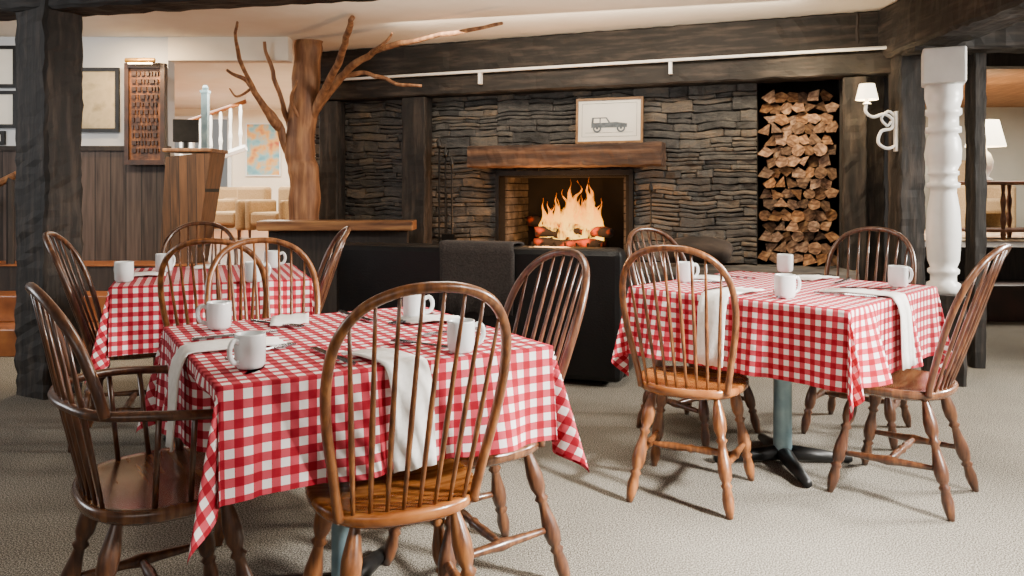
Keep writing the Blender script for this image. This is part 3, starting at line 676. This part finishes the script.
def chair_template(arm=False, mw=M_chair, ms=M_seat, nsp=8, H=.54):
    lean = .12 if arm else .19
    def back_pt(w, h, yb=-.13, base=.45, bow=.045):
        return Vector((w, yb-lean*(h/H)**1.1-bow*(1-(w/.22)**2), base+h))
    P = [('seat', seat_mesh(.215 if not arm else .24, .2, .45, ms))]
    tops = [(-.14,.12),(.14,.12),(-.12,-.12),(.12,-.12)]; feet = [(-.205,.2),(.205,.2),(-.19,-.23),(.19,-.23)]
    for (a, b), (c, d) in zip(tops, feet):
        P.append(('leg', mesh('leg', *lathe(LEGP, (a, b, .425), (c, d, 0), 14), mw, True)))
    def lp(i, h):
        t = 1-h/.425; return Vector((tops[i][0]+(feet[i][0]-tops[i][0])*t, tops[i][1]+(feet[i][1]-tops[i][1])*t, h))
    SPf = [(0,.009),(.15,.011),(.4,.014),(.5,.019),(.6,.014),(.85,.011),(1,.009)]
    s = [(lp(0,.16), lp(2,.17)), (lp(1,.16), lp(3,.17))]
    for a, b in s: P.append(('stretcher', mesh('st', *lathe(SPf, a, b, 10), mw, True)))
    P.append(('stretcher', mesh('st', *lathe([(0,.009),(.1,.011),(.3,.016),(.45,.012),(.5,.018),(.55,.012),(.7,.016),(.9,.011),(1,.009)], s[0][0].lerp(s[0][1], .5), s[1][0].lerp(s[1][1], .5), 10), mw, True)))
    half = [(.165,-.02),(.184,.1),(.204,.22),(.21,.33),(.195,.425),(.15,.495),(.08,.532),(0,.542)]
    if arm: half = [(.235,.235),(.228,.31),(.205,.4),(.155,.465),(.08,.505),(0,.515)]
    wh = [(-a, b) for a, b in half]+[(a, b) for a, b in half[-2::-1]]
    hp = [Vector((p.x, 0, p.y)) for p in catmull([(a, b, 0) for a, b in wh], 6)]
    hoop = [back_pt(p.x, max(p.z, 0)) + Vector((0, 0, min(p.z, 0))) for p in hp]
    P.append(('back_hoop', mesh('hoop', *tube(hoop, .0125, 10), mw, True)))
    for i in range(nsp):
        f = -1+2*i/(nsp-1); wb = f*.135; wt = f*.172
        hh = max([p for p in hp if p.z > .3 or arm], key=lambda p: -abs(p.x-wt)).z
        a = back_pt(wb, 0)+Vector((0, 0, -.012)); b = back_pt(wt, hh)
        m_ = a.lerp(b, .4)
        P.append(('spindle', mesh('sp', *tube([a, a.lerp(b,.15), m_, a.lerp(b,.75), b], [.005,.006,.0075,.0055,.0042], 8), mw, True)))
    if arm:
        rail = catmull([(.275,.17,.655),(.29,.08,.665),(.275,-.06,.68),(.21,-.18,.685),(.1,-.226,.69),(0,-.238,.69),(-.1,-.226,.69),(-.21,-.18,.685),(-.275,-.06,.68),(-.29,.08,.665),(-.275,.17,.655)], 5)
        P.append(('arm_rail', mesh('rail', *tube(rail, [.022 if i < 5 or i > len(rail)-6 else .0145 for i in range(len(rail))], 10, .8), mw, True)))
        for sx in (-1, 1):
            P.append(('arm_post', mesh('ap', *lathe([(0,.01),(.15,.014),(.35,.02),(.5,.012),(.6,.02),(.8,.013),(1,.01)], (sx*.2, .1, .44), (sx*.282, .12, .66), 12), mw, True)))
            for t, y in ((.21,.02),(.205,-.06)): P.append(('spindle', mesh('as', *tube([(sx*t, y, .44), (sx*.283, y-.01, .675)], .007, 8), mw, True)))
    return P
CT1 = chair_template(); CT1d = chair_template(False, M_darkchair, M_darkseat); CTA = chair_template(True, M_darkchair, M_darkseat)
def chair(x, y, fx, fy, T=CT1, label='brown wooden hoop-back spindle chair with saddle seat', grp='hoop-back dining chairs'):
    return thing('dining_chair', TR(x, y, 0, math.atan2(-fx, fy)), label, 'chair', T, grp)
chair(-.305, 2.01, -.38, .92, label='brown hoop-back spindle chair pushed up to the checked table')
chair(-.925, 2.05, .79, .61, CTA, 'dark wooden hoop-back armchair with curved arm rail at the checked table', 'hoop-back dining chairs')
chair(-.89, 2.9, .42, -.9, label='brown hoop-back spindle chair at the far side of the checked table')
chair(-.125, 2.42, -.86, -.5, CT1d, 'dark brown hoop-back spindle chair pulled to the checked table')
chair(.72, 3.13, .42, .9, label='golden brown hoop-back spindle chair pushed up to the checked table')
chair(1.55, 3.12, -.74, .67, CT1d, 'reddish dark hoop-back spindle chair turned to the checked table')
chair(.93, 3.88, .62, -.78, CT1d, 'dark hoop-back spindle chair behind the checked table near the sofa')
chair(1.72, 3.88, -.6, -.8, CT1d, 'dark hoop-back spindle chair behind the checked table near the column')
chair(-1.86, 3.82, .95, .3, CT1d, 'dark hoop-back spindle chair beside the timber post')
chair(-1.31, 3.54, -.2, .98, label='brown hoop-back spindle chair drawn up to the small checked table')
chair(-1.83, 4.52, .3, -.95, CT1d, 'dark hoop-back spindle chair at the far side of the table')
chair(-1.24, 4.14, -.95, -.3, CT1d, 'brown hoop-back spindle chair beside the black sofa')

# ------------------------------------------------------------ tables
TOP = .77
def cloth(h, drop, sd, fl=.02, dent=None):
    N = 150; L_ = h+drop; V, Fc, UVc = [], [], []
    for j in range(N+1):
        for i in range(N+1):
            a = -L_+2*L_*i/N; b = -L_+2*L_*j/N
            dx, dy = max(abs(a)-h, 0), max(abs(b)-h, 0); r = math.hypot(dx, dy)
            cx_, cy_ = max(-h, min(h, a)), max(-h, min(h, b)); UVc.append((a+5.013, b+5.013))
            if r < 1e-6: V.append((a, b, TOP+.006)); continue
            ux, uy = math.copysign(dx/r, a), math.copysign(dy/r, b)
            ph = math.atan2(dy, dx); c = math.sin(2*ph) if dx > 0 and dy > 0 else 0
            t = cy_ if dx >= dy else cx_
            side = (1 if a > 0 else 2) if dx >= dy else (3 if b > 0 else 4)
            et = min(1, abs(t)/h) if c == 0 else 1
            e = et**4
            win = math.sin(math.pi*et)**1.0 if c == 0 else 0
            rip = r*.2*win*math.sin(t/h*7.5+side*2.1+sd)+.2*r*noise.noise(Vector((t*9+sd, side*3.7, sd)))*(1-e)
            out = r*(fl+.05*e)+rip
            if c > 0:
                out = r*(fl+.05+.04*c**1.4)+r*.18*math.sin(ph*8+sd)*c
            out += .006
            out = max(.005, min(out, r*.8)) if r > .012 else min(out, r)
            if dent and side == dent[0] and c == 0:
                q = min(1, max(0, (r-.035)/.05)); q = q*q*(3-2*q)
                out -= dent[2]*q*math.exp(-((t-dent[1])/.13)**2)
            V.append((cx_+ux*out, cy_+uy*out, TOP+.006-math.sqrt(max(r*r-out*out, 0))))
    for j in range(N):
        for i in range(N): a = j*(N+1)+i; Fc.append((a, a+1, a+N+2, a+N+1))
    me = mesh('cloth', V, Fc, M_ging, True); uv = me.uv_layers.new(name='UVMap')
    for l in me.loops: uv.data[l.index].uv = UVc[l.vertex_index]
    return me
def table(x, y, rot, h, drop, sd, label, dent=None):
    M = TR(x, y, 0, rot)
    cb = merge(*[lathe([(0,.035),(.5,.028),(1,.018)], (0,0,.05), (.3*math.cos(k*math.pi/2+.78), .3*math.sin(k*math.pi/2+.78), .02), 10) for k in range(4)])
    thing('dining_table', M, label, 'table', [('tabletop', bx('tt', -h+.004, h-.004, -h+.004, h-.004, TOP-.03, TOP, M_tabletop, .003)),
        ('pedestal', mesh('pd', *lathez([(.045,.04),(.04,.07),(.038,.68),(.1,.7),(.1,TOP-.03)], 20), M_pole, True)), ('base', mesh('bs', *cb, M_black, True))], 'pedestal dining tables')
    add('tablecloth', cloth(h, drop, sd, dent=dent), M, label='red and white gingham tablecloth hanging over the square table', category='tablecloth', group='gingham tablecloths')
    return M
T1 = table(-.485, 2.27, R(31), .43, .25, 1.3, 'square pedestal table under a gingham cloth set with mugs', (2, -.24, .17))
T2 = table(1.19, 3.43, R(45), .475, .29, 4.1, 'square pedestal table under a gingham cloth near the white column')
T3 = table(-1.52, 3.97, R(22), .43, .3, 7.7, 'square pedestal table under a gingham cloth beside the timber post')

mug_body = mesh('mug', *lathez([(.028,0),(.034,.002),(.04,.012),(.0415,.05),(.041,.088),(.0405,.093),(.0375,.093),(.037,.085),(.037,.02),(.03,.01),(.002,.009)], 28, False), M_mug, True)
hd = catmull([(.039,0,.074),(.056,0,.08),(.067,0,.066),(.068,0,.045),(.058,0,.026),(.039,0,.02)], 5)
mug_handle = mesh('hnd', *tube(hd, .0058, 8, 1.3), M_mug, True)
def gp(px, py, h=TOP+.007):
    y = (CAMH-h)*F/(py-HOR); return (px-512)/F*y, y
def mug(px, py, r, sc=.88, where='checked tablecloth'):
    x, y = gp(px, py)
    thing('coffee_mug', TR(x, y, TOP+.008, r) @ Matrix.Scale(sc, 4), 'white ceramic coffee mug on the '+where, 'mug', [('body', mug_body), ('handle', mug_handle)], 'white coffee mugs')
for px, py, r in [(219,329,3.4),(250,368,4.2),(414,319,0.2),(461,352,.3)]: mug(px, py, r)
for px, py, r in [(685,282,.3),(785,272,1.5),(785,298,.3),(898,287,.2)]: mug(px, py, r, .98)
for px, py, r in [(124,282,2.6),(164,272,1.2),(254,282,.3),(272,268,.3)]: mug(px, py, r, 1.0)

def napkin(TM, h, edge, off, inward, hang, w=.15, skew=0):
    path = [(-inward, .0), (-inward*.6, .004), (-inward*.25, .002), (-.01, .001), (.006, -.004), (.02, -.03)]
    if hang > 0:
        for k in range(1, 7): path.append((.024+.06*hang*k/6+.004, -.03-hang*k/6))
    else: path = [(-inward, 0), (-inward*.66, .006), (-inward*.33, .003), (-.02, 0)]
    V, Fc = [], []; nx = 8
    for j, (o, z) in enumerate(path):
        for i in range(nx+1):
            x = off+w*(i/nx-.5)+skew*(-o); V.append((x, -h-o-.004*math.sin(i*1.1+j*.4)*(1 if z < -.02 else 0), TOP+.012+z+.002*math.sin(i*1.9+j)))
    for j in range(len(path)-1):
        for i in range(nx): a = j*(nx+1)+i; Fc.append((a, a+1, a+nx+2, a+nx+1))
    o = add('cloth_napkin', mesh('nap', V, Fc, M_napkin, True), TM @ Matrix.Rotation(edge, 4, 'Z'), label='folded white cloth napkin draped over the table edge' if hang > 0 else 'folded white cloth napkin lying on the tablecloth', category='napkin', group='white cloth napkins')
    s = o.modifiers.new('t', 'SOLIDIFY'); s.thickness = .005; s.offset = -1
    return o
napkin(T1, .43, 0, .0, .16, .22, .11, -.3)
napkin(T1, .43, R(-90), .0, .24, .22, .11, .1)
napkin(T1, .43, R(180), .04, .2, 0, .12, .3)
napkin(T1, .43, R(90), .05, .2, 0, .12, .3)
napkin(T2, .475, R(-90), -.05, .24, .25, .12, .1)
napkin(T2, .475, 0, .0, .26, .25, .13, -.2)
napkin(T2, .475, R(180), .0, .22, 0, .13, .2)
napkin(T2, .475, R(90), .0, .22, 0, .13, .2)
napkin(T3, .42, R(-90), .0, .2, 0, .12, .2)
napkin(T3, .42, R(180), .0, .2, 0, .12, .2)
fork = mesh('fork', *merge(tube([(0,-.11,.005),(0,0,.006),(0,.04,.006)], [.007,.005,.004], 6, .6), boxg(-.012,.012,.04,.065,.003,.008), *[boxg(x-.0018, x+.0018, .06, .11, .003,.008) for x in (-.0102,-.0035,.0035,.0102)]), M_steel)
knife = mesh('knife', *merge(tube([(0,-.12,.006),(0,0,.006)], [.009,.007], 6, .6), boxg(-.01,.008,0,.12,.003,.007)), M_steel)
def cut(kind, TM, lx, ly, r, h=TOP+.009):
    add(kind, fork if kind == 'fork' else knife, TM @ TR(lx, ly, h, r), label='polished steel %s on the tablecloth' % kind, category='cutlery', group='table cutlery')
for TM, h in ((T1, .43), (T2, .475)):
    for k in range(4):
        MM = TM @ Matrix.Rotation(k*math.pi/2, 4, 'Z')
        cut('fork', MM, .13, -h+.16, .5); cut('knife', MM, -.13, -h+.15, .1)

# ------------------------------------------------------------ camera, lights, world
cam = bpy.data.cameras.new('camera'); cam.lens = F/1024*36; cam.sensor_width = 36; cam.shift_y = -(288-HOR)/1024
co = bpy.data.objects.new('camera', cam); C.objects.link(co); co.location = (0, 0, CAMH); co.rotation_euler = (R(90), 0, 0)
bpy.context.scene.camera = co
W = bpy.data.worlds.new('world'); bpy.context.scene.world = W; W.use_nodes = True
W.node_tree.nodes['Background'].inputs[0].default_value = (1, .95, .88, 1); W.node_tree.nodes['Background'].inputs[1].default_value = .3
def area(name, loc, tgt, sx, sy, e, col=(1,1,1), spread=180):
    l = bpy.data.lights.new(name, 'AREA'); l.shape = 'RECTANGLE'; l.size = sx; l.size_y = sy; l.energy = e; l.color = col; l.spread = R(spread)
    o = bpy.data.objects.new(name, l); C.objects.link(o); o.location = loc
    o.rotation_euler = (Vector(tgt)-Vector(loc)).to_track_quat('-Z', 'Y').to_euler(); return o
area('daylight_right', (5.0, 3.6, 2.1), (0.6, 2.7, 0), .9, .6, 300, (1, .95, .87), 120)
area('window_patch', (3.6, .4, 2.4), (.75, 2.45, 0), .45, .35, 130, (1, .96, .9), 45)
area('daylight_rear', (-1.0, -2.2, 2.2), (0, 4, .8), 3, 1.2, 32, (1, .95, .88))
area('daylight_left', (-5.5, 3.0, 2.0), (-1, 4, .6), 2, 1.2, 75, (.97, .98, 1))
area('ceiling_fill', (.3, 3.2, 2.45), (.3, 3.21, 0), 1.0, .35, 50, (1, .9, .75))  # added overhead area lamp for contrast, no ceiling fixture stands here
area('ceiling_bounce', (0, 5.0, 1.9), (0, 5.4, 2.5), 3.0, .5, 12, (1, .9, .76))
area('hearth_wash', (.5, 5.6, 2.4), (.8, 6.8, 1.4), 3, .2, 38, (1, .84, .64))
area('niche_light', (1.95, 5.3, 2.3), (2.35, 5.95, 1.3), .3, .15, 9, (1, .76, .46), 110)
area('lounge_light', (-4, 10, 2.4), (-4, 10.01, 0), 3, 3, 360, (1, .92, .78))
area('left_wall_light', (-4.2, 5.2, 2.4), (-4.4, 6.6, 1.7), 2, .3, 22, (1, .93, .84))
area('step_fill', (-2.8, 5.3, 2.3), (-2.9, 6.0, .4), .5, .3, 20, (1, .8, .55), 100)  # added warm lamp without a fixture, makes the steps look orange
area('dining_room_light', (5.2, 9, 2.35), (5.2, 9.01, 0), 2, 2, 260, (1, .92, .8))
area('plaque_light', ((px0+px1)/2, 6.25, 2.33), ((px0+px1)/2, 6.5, 1.8), .2, .05, 16, (1, .68, .36))
for nm, p, e in (('sconce_bulb', (2.48, 5.45, 1.89), 7), ('lamp_bulb', (5.22, 8.6, 1.82), 12)):
    l = bpy.data.lights.new(nm, 'POINT'); l.energy = e; l.color = (1, .75, .45); l.shadow_soft_size = .04
    o = bpy.data.objects.new(nm, l); C.objects.link(o); o.location = p
